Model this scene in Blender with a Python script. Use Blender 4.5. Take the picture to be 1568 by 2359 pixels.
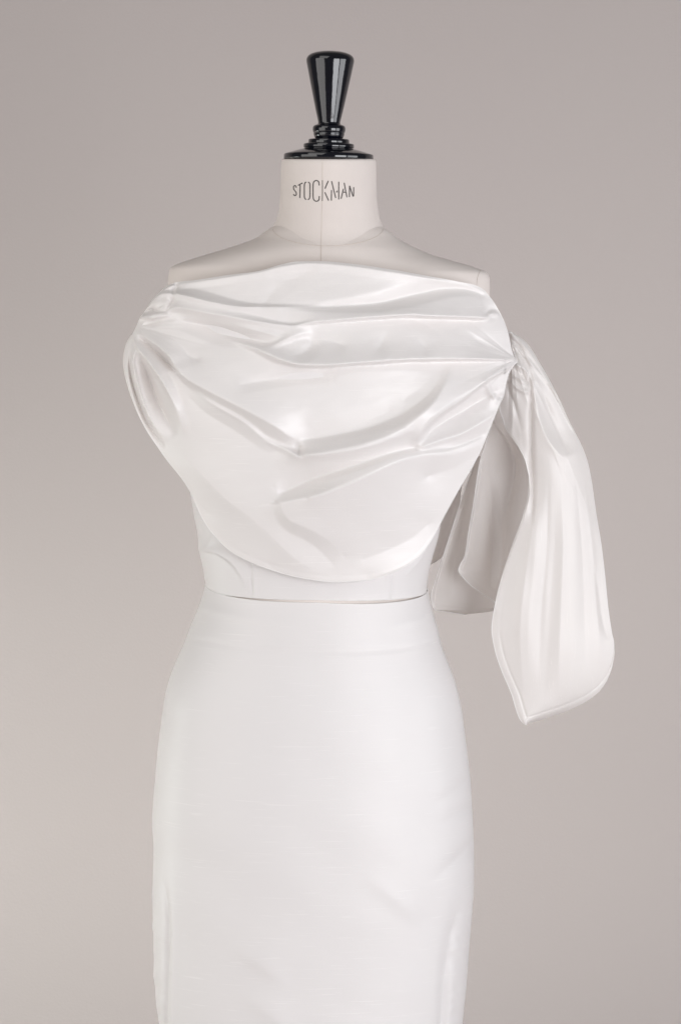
import bpy, math
import numpy as np

for o in list(bpy.data.objects):
    bpy.data.objects.remove(o, do_unlink=True)
scene = bpy.context.scene
col = scene.collection

# ------------------------------------------------------------------ camera
# Lengths are measured in units of 0.5 mm (U) on the plane through the form's axis.
U = 0.0005
DIST = 3.2                 # camera to the form's axis, metres
AX, AY = 784.0, 650.0      # the point on the axis plane straight ahead of the lens
CAMZ = 1.36
IMGH = 2358.0
cam_data = bpy.data.cameras.new("camera")
cam_data.sensor_fit = 'VERTICAL'
cam_data.sensor_height = 36.0
cam_data.lens = 36.0 * DIST / (IMGH * U)
cam_data.shift_y = -(1179.0 - AY) / IMGH
cam_data.clip_end = 100.0
cam = bpy.data.objects.new("camera", cam_data)
cam.location = (0.0, -DIST, CAMZ)
cam.rotation_euler = (math.radians(90), 0, 0)
col.objects.link(cam)
scene.camera = cam

# ------------------------------------------------------------------ light
world = bpy.data.worlds.new("World")
scene.world = world
world.use_nodes = True
bg = world.node_tree.nodes["Background"]
bg.inputs[0].default_value = (1.0, 0.96, 0.93, 1)
bg.inputs[1].default_value = 0.12

def area(name, az, dist, z, w, h, radiance, color, aim=(0, 0, 1.15)):
    l = bpy.data.lights.new(name, 'AREA')
    l.shape = 'RECTANGLE'; l.size = w; l.size_y = h
    l.energy = radiance * math.pi * w * h
    l.color = color
    o = bpy.data.objects.new(name, l)
    a = math.radians(az)
    o.location = (math.sin(a) * dist, -math.cos(a) * dist, z)
    d = (aim[0] - o.location[0], aim[1] - o.location[1], aim[2] - z)
    rz = math.atan2(d[1], d[0]) - math.pi / 2
    el = math.atan2(d[2], math.hypot(d[0], d[1]))
    o.rotation_euler = (math.pi / 2 + el, 0, rz)
    col.objects.link(o)
    return o
area("window_light_near", 65, 3.8, 0.85, 1.95, 2.5, 3.5, (0.955, 0.968, 1.0))
area("window_light_far", 31, 3.8, 0.85, 1.95, 2.5, 5.6, (0.955, 0.968, 1.0))
area("room_light", -52, 3.8, 0.8, 3.2, 3.8, 1.75, (1.0, 0.98, 0.955))
area("overhead_fill", -35, 3.6, 3.9, 3.2, 3.2, 1.35, (1.0, 0.98, 0.96))  # added soft fill from above front left, standing for no actual fixture
side = area("backdrop_fill", -105, 2.5, 0.25, 1.4, 1.2, 4.0, (0.935, 1.0, 0.955), (-0.7, 1.25, 0.3))  # added lamp that brightens the backdrop's lower left, not an actual window
side.data.spread = math.radians(80)

vs = scene.view_settings
vs.view_transform = 'Standard'
vs.look = 'None'
vs.exposure = 0.04
vs.gamma = 1.0
vs.use_curve_mapping = False

# ------------------------------------------------------------------ helpers
def P(x, y, d):
    """point d units behind the axis plane, on the line of sight through (x, y)"""
    x = np.asarray(x, float); y = np.asarray(y, float); d = np.asarray(d, float)
    k = (DIST + d * U) / DIST
    return np.stack([(x - AX) * U * k, d * U + 0 * x, CAMZ + (AY - y) * U * k], -1)

def pchip(pts, x):
    p = np.array(sorted(pts), float); xs, ys = p[:, 0], p[:, 1]
    h = np.diff(xs); dl = np.diff(ys) / h
    m = np.zeros(len(xs)); m[0] = dl[0]; m[-1] = dl[-1]
    for i in range(1, len(xs) - 1):
        if dl[i-1] * dl[i] > 0:
            w1, w2 = 2*h[i] + h[i-1], h[i] + 2*h[i-1]
            m[i] = (w1 + w2) / (w1 / dl[i-1] + w2 / dl[i])
    x = np.clip(np.asarray(x, float), xs[0], xs[-1])
    i = np.clip(np.searchsorted(xs, x) - 1, 0, len(xs) - 2)
    t = (x - xs[i]) / h[i]
    return ((2*t**3 - 3*t**2 + 1) * ys[i] + (t**3 - 2*t**2 + t) * h[i] * m[i]
            + (-2*t**3 + 3*t**2) * ys[i+1] + (t**3 - t**2) * h[i] * m[i+1])

def catmull(pts, n=7):
    p = np.array(pts, float)
    if len(p) < 3: return p
    q = np.vstack([2*p[0]-p[1], p, 2*p[-1]-p[-2]]); out = []
    for i in range(1, len(q) - 2):
        a, b, c, d = q[i-1], q[i], q[i+1], q[i+2]
        for t in np.linspace(0, 1, n, endpoint=False):
            out.append(0.5*((2*b) + (c-a)*t + (2*a-5*b+4*c-d)*t*t + (3*b-a-3*c+d)*t**3))
    out.append(p[-1])
    out = np.array(out)
    if out.shape[1] > 3: out[:, 3:] = np.maximum(out[:, 3:], 2.0)
    return out

def fold(X, Y, pts):
    """height of one fold: pts = (x, y, height, reach on the upper/left side, reach on the other)"""
    q = catmull(pts)
    best = np.full(X.shape, 1e12); S = np.zeros(X.shape); H = np.zeros(X.shape)
    WA = np.ones(X.shape); WB = np.ones(X.shape)
    for a, b in zip(q[:-1], q[1:]):
        dx, dy = b[0]-a[0], b[1]-a[1]; L2 = dx*dx + dy*dy
        if L2 < 1e-9: continue
        t = np.clip(((X-a[0])*dx + (Y-a[1])*dy) / L2, 0, 1)
        ex, ey = X - (a[0]+t*dx), Y - (a[1]+t*dy)
        d2 = ex*ex + ey*ey
        m = d2 < best
        cr = dx*ey - dy*ex
        best = np.where(m, d2, best)
        S = np.where(m, cr, S)
        H = np.where(m, a[2] + (b[2]-a[2])*t, H)
        WA = np.where(m, a[3] + (b[3]-a[3])*t, WA)
        WB = np.where(m, a[4] + (b[4]-a[4])*t, WB)
    w = np.where(S < 0, WA, WB)
    q = np.sqrt(best)/w
    return H * np.exp(-1.15*(np.sqrt(q*q + 0.05) - 0.2236) - 0.4*q*q)

def folds(X, Y, lst):
    out = np.zeros(X.shape)
    for f in lst: out += fold(X, Y, f)
    return out

def blob(X, Y, cx, cy, rx, ry, h, ang=0.0):
    a = math.radians(ang); c, s = math.cos(a), math.sin(a)
    u = ((X-cx)*c + (Y-cy)*s) / rx; v = (-(X-cx)*s + (Y-cy)*c) / ry
    return h * np.exp(-(u*u + v*v))

def smooth_noise(X, Y, sx, sy, seed, ang=0.0):
    r = np.random.RandomState(seed); out = np.zeros(X.shape)
    a = math.radians(ang); c, s = math.cos(a), math.sin(a)
    A, B = (X*c + Y*s)/sx, (-X*s + Y*c)/sy
    for k in range(9):
        th = r.rand()*6.283; f = 0.6 + 1.2*r.rand(); ph = r.rand()*6.283
        out += np.sin(f*(A*math.cos(th) + B*math.sin(th))*6.283 + ph)
    return out / 9

def mesh_grid(name, pts, material, parent=None, wrap=False, solid=0.0, smooth=True):
    n, m = pts.shape[:2]
    v = pts.reshape(-1, 3)
    i, j = np.meshgrid(np.arange(n-1), np.arange(m if wrap else m-1), indexing='ij')
    j2 = (j + 1) % m
    f = np.stack([i*m + j, (i+1)*m + j, (i+1)*m + j2, i*m + j2], -1).reshape(-1, 4)
    me = bpy.data.meshes.new(name)
    me.from_pydata(v.tolist(), [], f.tolist())
    me.polygons.foreach_set('use_smooth', [smooth]*len(me.polygons))
    me.materials.append(material)
    o = bpy.data.objects.new(name, me)
    col.objects.link(o)
    if parent: o.parent = parent
    if solid:
        md = o.modifiers.new('thickness', 'SOLIDIFY'); md.thickness = solid; md.offset = 0.0
    return o

def tube(name, pts, r, material, parent=None, seg=8):
    p = np.asarray(pts, float); n = len(p)
    tan = np.gradient(p, axis=0); tan /= np.linalg.norm(tan, axis=1)[:, None] + 1e-12
    up = np.array([0.13, 0.31, 0.94]); a = np.cross(tan, up); a /= np.linalg.norm(a, axis=1)[:, None] + 1e-12
    b = np.cross(tan, a)
    th = np.linspace(0, 2*math.pi, seg, endpoint=False)
    rr = np.broadcast_to(np.asarray(r, float), (n,))
    g = p[:, None, :] + rr[:, None, None]*(np.cos(th)[None, :, None]*a[:, None, :] + np.sin(th)[None, :, None]*b[:, None, :])
    return mesh_grid(name, g, material, parent, wrap=True)

def empty(name, loc):
    o = bpy.data.objects.new(name, None); o.location = loc; o.empty_display_size = 0.05
    col.objects.link(o); return o

def keep_parent(child, parent):
    child.parent = parent
    child.matrix_parent_inverse = parent.matrix_world.inverted()

def tag(o, label=None, cat=None, kind=None):
    if label: o['label'] = label
    if cat: o['category'] = cat
    if kind: o['kind'] = kind

# ------------------------------------------------------------------ materials
def new_mat(name):
    m = bpy.data.materials.new(name); m.use_nodes = True
    nt = m.node_tree; b = nt.nodes['Principled BSDF']
    return m, nt, b

def node(nt, t, **kw):
    n = nt.nodes.new(t)
    for k, v in kw.items(): setattr(n, k, v)
    return n

def mapped(nt, scale, rot=(0, 0, 0)):
    tc = node(nt, 'ShaderNodeTexCoord'); mp = node(nt, 'ShaderNodeMapping')
    mp.inputs['Scale'].default_value = scale; mp.inputs['Rotation'].default_value = rot
    nt.links.new(tc.outputs['Object'], mp.inputs['Vector'])
    return mp.outputs['Vector']

def noise(nt, vec, scale, detail=2.0, rough=0.5):
    n = node(nt, 'ShaderNodeTexNoise'); n.inputs['Scale'].default_value = scale
    n.inputs['Detail'].default_value = detail; n.inputs['Roughness'].default_value = rough
    nt.links.new(vec, n.inputs['Vector']); return n.outputs['Fac']

def ramp(nt, fac, stops):
    r = node(nt, 'ShaderNodeValToRGB'); e = r.color_ramp.elements
    while len(e) < len(stops): e.new(0.5)
    for el, (p, c) in zip(e, stops):
        el.position = p; el.color = (*c, 1) if len(c) == 3 else c
    nt.links.new(fac, r.inputs['Fac']); return r.outputs['Color']

def silk(name, base, slub_scale, rough=0.48, through=0.28, gloss=0.035):
    m, nt, b = new_mat(name)
    # shantung slubs: thin threads running along the weft
    v = mapped(nt, slub_scale)
    n1 = noise(nt, v, 1.0, 1.0)
    slub = ramp(nt, n1, [(0.0, (0, 0, 0)), (0.67, (0, 0, 0)), (0.74, (1, 1, 1)), (1.0, (1, 1, 1))])
    v2 = mapped(nt, tuple(s*2.3 for s in slub_scale))
    n2 = noise(nt, v2, 1.0, 2.0)
    mix = node(nt, 'ShaderNodeMix', data_type='RGBA', blend_type='MIX')
    mix.inputs[6].default_value = (*base, 1)
    mix.inputs[7].default_value = (*[min(0.95, c*1.06) for c in base], 1)
    nt.links.new(slub, mix.inputs[0])
    nt.links.new(mix.outputs[2], b.inputs['Base Color'])
    add = node(nt, 'ShaderNodeMath', operation='MULTIPLY_ADD')
    add.inputs[1].default_value = 0.55
    nt.links.new(n2, add.inputs[0]); nt.links.new(slub, add.inputs[2])
    bp = node(nt, 'ShaderNodeBump'); bp.inputs['Strength'].default_value = 0.22
    bp.inputs['Distance'].default_value = 0.0006
    nt.links.new(add.outputs[0], bp.inputs['Height'])
    # faint handling creases in the taffeta
    v3 = mapped(nt, (14, 14, 22))
    n3 = noise(nt, v3, 1.0, 3.0, 0.55)
    bp2 = node(nt, 'ShaderNodeBump'); bp2.inputs['Strength'].default_value = 0.22
    bp2.inputs['Distance'].default_value = 0.004
    nt.links.new(n3, bp2.inputs['Height']); nt.links.new(bp.outputs[0], bp2.inputs['Normal'])
    nt.links.new(bp2.outputs[0], b.inputs['Normal'])
    b.inputs['Roughness'].default_value = rough
    b.inputs['Specular IOR Level'].default_value = 0.5
    b.inputs['Sheen Weight'].default_value = 0.12
    b.inputs['Sheen Roughness'].default_value = 0.4
    # a little light comes through the cloth
    tr = node(nt, 'ShaderNodeBsdfTranslucent'); tr.inputs['Color'].default_value = (base[0], base[1]*0.97, base[2]*0.93, 1)
    gl = node(nt, 'ShaderNodeBsdfGlossy'); gl.inputs['Color'].default_value = (0.97, 0.955, 0.95, 1)
    gl.inputs['Roughness'].default_value = rough - 0.12
    nt.links.new(bp2.outputs[0], gl.inputs['Normal'])
    mg = node(nt, 'ShaderNodeMixShader'); mg.inputs[0].default_value = gloss
    nt.links.new(b.outputs[0], mg.inputs[1]); nt.links.new(gl.outputs[0], mg.inputs[2])
    ms = node(nt, 'ShaderNodeMixShader'); ms.inputs[0].default_value = through
    out = nt.nodes['Material Output']
    nt.links.new(mg.outputs[0], ms.inputs[1]); nt.links.new(tr.outputs[0], ms.inputs[2])
    nt.links.new(ms.outputs[0], out.inputs['Surface'])
    return m

SILK = silk('ivory_silk', (0.888, 0.858, 0.846), (24, 24, 900), 0.5, 0.11, 0.05)
SILK_V = silk('ivory_silk_upright_grain', (0.88, 0.85, 0.833), (900, 900, 24), 0.48, 0.24)
SKIRT_M = silk('white_silk', (0.89, 0.868, 0.866), (22, 22, 800), 0.5, 0.15, 0.02)

def canvas_mat():
    m, nt, b = new_mat('canvas')
    n1 = noise(nt, mapped(nt, (9, 9, 9)), 1.0, 4.0, 0.6)
    c = ramp(nt, n1, [(0.3, (0.725, 0.66, 0.622)), (0.7, (0.785, 0.72, 0.682))])
    nt.links.new(c, b.inputs['Base Color'])
    wv = noise(nt, mapped(nt, (1400, 1400, 1400)), 1.0, 2.0)
    bp = node(nt, 'ShaderNodeBump'); bp.inputs['Strength'].default_value = 0.25; bp.inputs['Distance'].default_value = 0.0005
    nt.links.new(wv, bp.inputs['Height']); nt.links.new(bp.outputs[0], b.inputs['Normal'])
    b.inputs['Roughness'].default_value = 0.85
    b.inputs['Specular IOR Level'].default_value = 0.2
    b.inputs['Sheen Weight'].default_value = 0.1
    return m
CANVAS = canvas_mat()

def plain(name, c, rough, spec=0.5):
    m, nt, b = new_mat(name)
    n1 = noise(nt, mapped(nt, (60, 60, 60)), 1.0, 3.0)
    cc = ramp(nt, n1, [(0.3, tuple(x*0.92 for x in c)), (0.7, tuple(min(1, x*1.06) for x in c))])
    nt.links.new(cc, b.inputs['Base Color'])
    b.inputs['Roughness'].default_value = rough; b.inputs['Specular IOR Level'].default_value = spec
    return m
THREAD = plain('seam_thread', (0.64, 0.57, 0.51), 0.9, 0.2)
SILK_TRIM = plain('silk_trim', (0.86, 0.845, 0.835), 0.45)

def lacquer_mat():
    m, nt, b = new_mat('black_lacquer')
    n1 = noise(nt, mapped(nt, (40, 40, 40)), 1.0, 5.0, 0.7)
    c = ramp(nt, n1, [(0.4, (0.001, 0.0016, 0.005)), (0.75, (0.002, 0.003, 0.008))])
    nt.links.new(c, b.inputs['Base Color'])
    r = ramp(nt, noise(nt, mapped(nt, (55, 55, 25)), 1.0, 6.0, 0.7), [(0.35, (0.05,)*3), (0.8, (0.16,)*3)])
    nt.links.new(r, b.inputs['Roughness'])
    b.inputs['IOR'].default_value = 1.72
    bp = node(nt, 'ShaderNodeBump'); bp.inputs['Strength'].default_value = 0.12; bp.inputs['Distance'].default_value = 0.001
    nt.links.new(noise(nt, mapped(nt, (120, 120, 60)), 1.0, 3.0), bp.inputs['Height'])
    nt.links.new(bp.outputs[0], b.inputs['Normal'])
    return m
LACQUER = lacquer_mat()

def ink_mat():
    m, nt, b = new_mat('stencil_ink')
    n1 = noise(nt, mapped(nt, (900, 900, 900)), 1.0, 3.0, 0.7)
    c = ramp(nt, n1, [(0.36, (0.055, 0.05, 0.05)), (0.62, (0.15, 0.135, 0.13)), (0.74, (0.45, 0.41, 0.38))])
    nt.links.new(c, b.inputs['Base Color']); b.inputs['Roughness'].default_value = 0.9
    b.inputs['Specular IOR Level'].default_value = 0.1
    return m
INK = ink_mat()

def backdrop_mat():
    m, nt, b = new_mat('backdrop_paint')
    n1 = noise(nt, mapped(nt, (1.1, 1.1, 1.0)), 1.0, 3.0, 0.5)
    c = ramp(nt, n1, [(0.3, (0.505, 0.452, 0.440)), (0.7, (0.51, 0.462, 0.446))])
    nt.links.new(c, b.inputs['Base Color'])
    b.inputs['Roughness'].default_value = 0.9; b.inputs['Specular IOR Level'].default_value = 0.2
    bp = node(nt, 'ShaderNodeBump'); bp.inputs['Strength'].default_value = 0.12; bp.inputs['Distance'].default_value = 0.002
    nt.links.new(noise(nt, mapped(nt, (220, 220, 220)), 1.0, 4.0), bp.inputs['Height'])
    nt.links.new(bp.outputs[0], b.inputs['Normal'])
    return m

# ------------------------------------------------------------------ backdrop
prof = [(1.25, 4.2), (1.25, 0.7)] + [(0.75 + 0.5*math.cos(t), 0.5 - 0.5*math.sin(t)) for t in np.linspace(0.05, math.pi/2, 14)] + [(-0.5, 0.0), (-4.0, 0.0)]
g = np.array([[(x, py_, pz_) for x in (-3.5, -1.0, 1.0, 3.5)] for py_, pz_ in prof])
wall = mesh_grid('backdrop', g, backdrop_mat(), solid=0.01)
tag(wall, 'plain warm grey studio backdrop behind the dress form', 'backdrop', 'structure')

# ------------------------------------------------------------------ closed bodies
NSEG = 400
TH = np.linspace(0, 2*math.pi, NSEG, endpoint=False)

def sec(rows, y):
    r = np.array(rows, float)
    return [pchip(list(zip(r[:, 0], r[:, k])), y) for k in range(1, 5)]

def front_d(rows, x, y, p=2.3):
    xl, xr, f, b = sec(rows, y)
    xn = np.clip(np.abs((x - (xl+xr)/2) / ((xr-xl)/2)), 0, 0.999)
    return -f * (1 - xn**p)**(1/p)

def loop(rows, ys, dip=None, extra=None, p=2.3, grow=0.0):
    """rings of a closed body; dip(x_norm, y) lowers the front, extra(x, y) swells it outwards"""
    ys = np.asarray(ys, float)
    xl, xr, f, b = sec(rows, ys)
    xc, hw = (xl+xr)/2, (xr-xl)/2 + grow
    c, s = np.cos(TH), np.sin(TH)
    cx = np.sign(c)*np.abs(c)**(2/p); sx = np.sign(s)*np.abs(s)**(2/p)
    X = xc[:, None] + hw[:, None]*cx[None, :]
    dep = np.where(s > 0, 1, 0)[None, :]*(f[:, None]+grow) + np.where(s > 0, 0, 1)[None, :]*(b[:, None]+grow)
    D = -dep*sx[None, :]
    Y = np.repeat(ys[:, None], NSEG, 1)
    if dip is not None: Y = Y + dip(cx[None, :]*np.ones_like(Y), Y, sx[None, :]*np.ones_like(Y))
    if extra is not None:
        e = extra(X, Y) * np.clip(sx, 0, 1)[None, :]**0.5
        X = X + e*c[None, :]; D = D - e*np.clip(s, 0, 1)[None, :]
    return P(X, Y, D)

TORSO = [(518, 636, 874, 84, 105), (530, 615, 893, 94, 112), (548, 590, 915, 108, 118), (560, 560, 935, 119, 121), (570, 530, 955, 127, 122),
         (585, 480, 990, 134, 125), (600, 432, 1040, 138, 126), (612, 400, 1082, 141, 126), (619, 392, 1102, 143, 126), (625, 390, 1117, 145, 126), (632, 389, 1124, 147, 126),
         (645, 388, 1127.5, 152, 126), (690, 385, 1127, 178, 126), (760, 380, 1118, 212, 125), (850, 395, 1105, 232, 125),
         (950, 405, 1090, 236, 125), (1050, 430, 1060, 220, 120), (1150, 455, 1012, 200, 115), (1250, 472, 992, 180, 110),
         (1340, 484, 974, 172, 110), (1390, 484, 974, 174, 112), (1450, 476, 984, 172, 116), (1560, 440, 1020, 178, 124)]
form = empty('dress_form', (0, 0, 0.3))
bpy.context.view_layer.update()
ys = np.concatenate([np.linspace(518, 640, 40), np.linspace(646, 1560, 90)])
torso = mesh_grid('torso', loop(TORSO, ys, p=2.15), CANVAS, wrap=True)
keep_parent(torso, form)

NECK = [(366, 652, 862, 96, 96), (369, 649, 865, 100, 100), (380, 648, 866, 102, 102), (440, 646, 867, 103, 103), (470, 644, 869, 105, 104),
        (490, 641.5, 872, 108, 106), (506, 637, 875.5, 112, 108), (518, 631, 880, 118, 110), (526, 626, 884, 125, 112)]
def neck_dip(cn, Y, sn):
    t = np.clip((Y - 369) / 157, 0, 1)
    return np.where(sn > 0, 40, -16) * np.abs(sn)**1.05 * t**1.5
ny = np.concatenate([np.linspace(366, 372, 6), np.linspace(376, 526, 60)])
neck = mesh_grid('neck', loop(NECK, ny, dip=neck_dip, p=2.0), CANVAS, wrap=True)
keep_parent(neck, form)

def neck_d(x, y):
    yy = np.array(y, float)
    for _ in range(6):
        xl, xr, f, b = sec(NECK, yy)
        sn = np.sqrt(np.clip(1 - ((x-(xl+xr)/2)/((xr-xl)/2))**2, 0, 1))
        yy = np.array(y, float) - 40*np.abs(sn)**1.05*np.clip((yy-369)/157, 0, 1)**1.5
    xl, xr, f, b = sec(NECK, yy)
    xn = np.clip((x-(xl+xr)/2)/((xr-xl)/2), -1, 1)
    return -f*np.sqrt(1-xn**2)

def along(pts, n=40):
    q = catmull(pts, 12); return q
# seams of the cover
q = along([(742.6, 371), (742, 440), (741, 500), (739.5, 562)])
s_ = tube('seam', P(q[:, 0], q[:, 1], neck_d(q[:, 0], q[:, 1]) - 0.1), 0.00026, THREAD, seg=6); s_.parent = neck
q = along([(739.5, 563), (739, 585), (739, 612)])
s_ = tube('seam', P(q[:, 0], q[:, 1], front_d(TORSO, q[:, 0], q[:, 1], 2.15) - 0.6), 0.00026, THREAD, seg=6); s_.parent = torso
tt = np.linspace(0.04, math.pi - 0.04, 60)
xb = 755 + 129*np.cos(tt)*0.985; yb = 526 + 40*np.sin(tt)**1.05
s_ = tube('seam', P(xb, yb, np.minimum(neck_d(xb, yb - 1), front_d(TORSO, xb, yb, 2.15)) - 0.5), 0.00024, THREAD, seg=6); s_.parent = neck

# stencilled word on the neck, each stroke (x, y) list
def z1(pts): return [(564.5 + a*0.24, 75.3 + b*0.24) for a, b in pts]
STROKES = [
    [(491, 1488), (487, 1472), (476, 1467), (466, 1476), (466, 1498), (476, 1515), (488, 1530), (492, 1548), (486, 1560), (474, 1562), (463, 1549)],
    [(507, 1466), (530, 1453), (552, 1442)], [(528, 1462), (527, 1520), (525, 1586)],
    [(588, 1433), (575, 1440), (569, 1462), (568, 1520), (569, 1575), (576, 1594), (588, 1600)],
    [(604, 1433), (617, 1442), (622, 1462), (622, 1520), (621, 1575), (614, 1595), (602, 1602)],
    [(711, 1466), (707, 1436), (695, 1421), (677, 1419), (661, 1430), (653, 1455), (652, 1520), (653, 1580), (662, 1606), (680, 1617), (697, 1614), (709, 1600), (712, 1568)],
    [(741, 1416), (741, 1515), (739, 1615)], [(766, 1497), (782, 1458), (798, 1421)], [(765, 1530), (782, 1570), (801, 1611)],
    [(829, 1510), (828, 1560), (827, 1611)], [(829, 1424), (849, 1505), (869, 1586)], [(876, 1533), (880, 1524), (886, 1516)], [(898, 1430), (898, 1515), (898, 1600)],
    [(950, 1440), (963, 1510), (977, 1580)], [(943, 1497), (932, 1545), (920, 1594)], [(943, 1532), (954, 1530), (966, 1529)],
    [(1001, 1468), (1001, 1520), (1000, 1577)], [(1003, 1470), (1018, 1520), (1036, 1573)], [(1041, 1481), (1041, 1525), (1040, 1570)],
]
vv, ff = [], []
for st in STROKES:
    q = catmull(z1(st), 6)
    t = np.gradient(q, axis=0); t /= np.linalg.norm(t, axis=1)[:, None] + 1e-9
    nrm = np.stack([-t[:, 1], t[:, 0]], 1) * 1.25
    for k, a in enumerate((q + nrm, q - nrm)):
        pass
    L, R = q + nrm, q - nrm
    base = len(vv)
    for a, b in zip(L, R):
        for w in (a, b):
            vv.append(P(w[0], w[1], neck_d(w[0], w[1]) - 0.35).tolist())
    for k in range(len(q) - 1):
        ff.append((base + 2*k, base + 2*k + 1, base + 2*k + 3, base + 2*k + 2))
me = bpy.data.meshes.new('lettering'); me.from_pydata(vv, [], ff); me.materials.append(INK)
lt = bpy.data.objects.new('lettering', me); col.objects.link(lt); lt.parent = neck
lt['label'] = 'faded dark stencilled lettering across the neck'

# black turned cap and knob
def lathe(name, prof, cx, material, lean=0.0, y0=368.0):
    p = np.array(prof, float); th = np.linspace(0, 2*math.pi, 96, endpoint=False)
    r, y = p[:, 0][:, None], p[:, 1][:, None]
    X = cx + r*np.cos(th)[None, :] + (y0 - y)*math.tan(math.radians(lean)); D = -r*np.sin(th)[None, :]
    Y = y + 0*X + r*np.cos(th)[None, :]*math.tan(math.radians(lean))
    k = 1.0
    pts = np.stack([(X-AX)*U, D*U, CAMZ + (AY-Y)*U], -1)
    return mesh_grid(name, pts, material, wrap=True)
cap = lathe('neck_cap', [(0.5, 320), (40, 320.4), (45.5, 320.8), (47, 322.2), (47.2, 328.5), (46.6, 330), (47.5, 330.8), (56, 331), (58, 332.6), (58.3, 338.5), (57.6, 340.6),
             (54.5, 341.6), (56, 342.4), (64, 344.2), (75, 347.2), (88, 351), (98, 354), (101.5, 355.2), (103, 357), (103.3, 365), (102.4, 367.4), (100, 368.2), (95, 368.6)], 756.6, LACQUER, 1.0)
keep_parent(cap, form)
cap['label'] = 'glossy black lacquered wooden neck cap'
knob = lathe('knob', [(0.5, 117.3), (12, 117.5), (24, 118.6), (36, 121), (46, 125), (51.5, 129.5), (54.4, 134.5), (55.2, 139), (54.6, 144), (52, 157), (47, 182), (41.5, 208), (36, 234), (30.8, 258),
             (27, 274), (25.4, 281), (25.6, 285), (28, 287.2), (32.5, 288.4), (36, 290.6), (37.6, 294), (37.8, 299), (37, 303), (36, 305.4), (35, 306.4), (35.6, 307.6), (35.2, 311), (33.4, 316), (31, 320.6), (31, 323)],
             756.6, LACQUER, 1.0)
knob.parent = cap; knob['label'] = 'flared black turned knob above the neck cap'

# seam where the arm plate is set into the right shoulder
q = along([(1106, 622), (1100, 636), (1097.5, 652), (1097, 672)])
s_ = tube('arm_plate_seam', P(q[:, 0], q[:, 1], front_d(TORSO, q[:, 0], q[:, 1], 2.15) - 0.6), 0.00024, THREAD, seg=6); s_.parent = torso

# ------------------------------------------------------------------ skirt
SK_L = [(1346, 473), (1370, 467), (1405, 455), (1440, 440), (1480, 425), (1525, 405), (1565, 390), (1600, 381), (1640, 375), (1690, 368), (1740, 362), (1800, 357),
        (1850, 353), (1890, 351), (1960, 354), (2000, 353), (2080, 352), (2130, 353), (2200, 355), (2280, 358), (2320, 362), (2358, 367), (2500, 378), (3320, 392)]
SK_R = [(1346, 984), (1370, 989), (1405, 997), (1440, 1007), (1478, 1015), (1520, 1030), (1560, 1045), (1595, 1055), (1640, 1064), (1690, 1070), (1745, 1077), (1800, 1083),
        (1850, 1086), (1910, 1089), (1980, 1091), (2050, 1090), (2110, 1086), (2180, 1080), (2250, 1075), (2310, 1069), (2358, 1064), (2500, 1050), (3320, 1030)]
ky = np.concatenate([np.linspace(1346, 1372, 10), np.linspace(1378, 2500, 200), np.linspace(2520, 3320, 30)])
SKIRT = [(y, float(pchip(SK_L, y)), float(pchip(SK_R, y)), float(pchip([(1346, 176), (1450, 191), (1650, 215), (1900, 225), (2300, 215), (3320, 190)], y)),
          float(pchip([(1346, 118), (1600, 170), (1900, 185), (3320, 175)], y))) for y in ky]
def skirt_dip(cn, Y, sn):
    a = np.clip((Y-1346)/30, 0, 1)
    tilt = 14*np.clip(cn, 0, 1)*np.clip(1-(Y-1346)/120, 0, 1)
    return np.where(sn > 0, 1, 0.0)*42.5*np.abs(sn)**1.1 + tilt*np.where(sn >= 0, 1, 0.6)
SKF = [
    [(372, 2010, 0, 12, 9), (384, 2080, -5, 10, 7), (387, 2160, -8, 10, 6), (386, 2260, -8, 12, 6), (380, 2420, -8, 12, 6)],
    [(398, 2060, 0, 14, 40), (402, 2160, 4, 12, 50), (400, 2280, 4, 12, 50), (394, 2420, 4, 12, 50)],
    [(1078, 2060, 0, 14, 20), (1052, 2110, -3, 12, 18), (1034, 2200, -7, 9, 18), (1028, 2300, -10, 6, 18), (1024, 2420, -10, 6, 18)],
    [(835, 2010, 0, 50, 26), (880, 2048, 2.4, 60, 26), (925, 2086, 2.8, 60, 24), (965, 2125, 0, 50, 26)],
    [(535, 2170, 0, 50, 26), (580, 2206, 2.6, 60, 22), (620, 2236, 2.8, 60, 22), (670, 2268, 0, 50, 26)],
    [(550, 2280, 0, 60, 30), (600, 2318, 3, 60, 26), (640, 2350, 3, 60, 26), (690, 2390, 0, 60, 30)],
    [(1100, 1775, -6, 18, 13), (1066, 1804, -5, 18, 12), (1030, 1832, -2, 18, 12), (985, 1862, 0, 18, 14)],
    [(1100, 1850, -8, 14, 18), (1070, 1866, -6, 15, 18), (1040, 1884, -2, 16, 16), (1005, 1905, 0, 16, 16)],
    [(1100, 1935, -9, 22, 18), (1070, 1962, -8, 22, 16), (1030, 1998, -3, 20, 16), (985, 2035, 0, 20, 18)],
    [(360, 2060, 3, 20, 14), (372, 2040, 0, 20, 14)], [(350, 2140, 4, 20, 14), (378, 2120, 0, 20, 14)], [(352, 2250, 4, 20, 14), (380, 2225, 0, 20, 14)],
    [(430, 1470, -1.6, 5, 5), (600, 1496, -1.6, 5, 5), (750, 1502, -1.6, 5, 5), (900, 1496, -1.6, 5, 5), (1015, 1476, -1.6, 5, 5)],
    [(880, 1445, 0, 20, 20), (960, 1430, 2.5, 20, 14), (1000, 1405, 2.5, 20, 14)],
    [(470, 1400, 1.5, 14, 12), (560, 1422, 1.5, 14, 14), (700, 1440, 0, 14, 14)],
]
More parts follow.
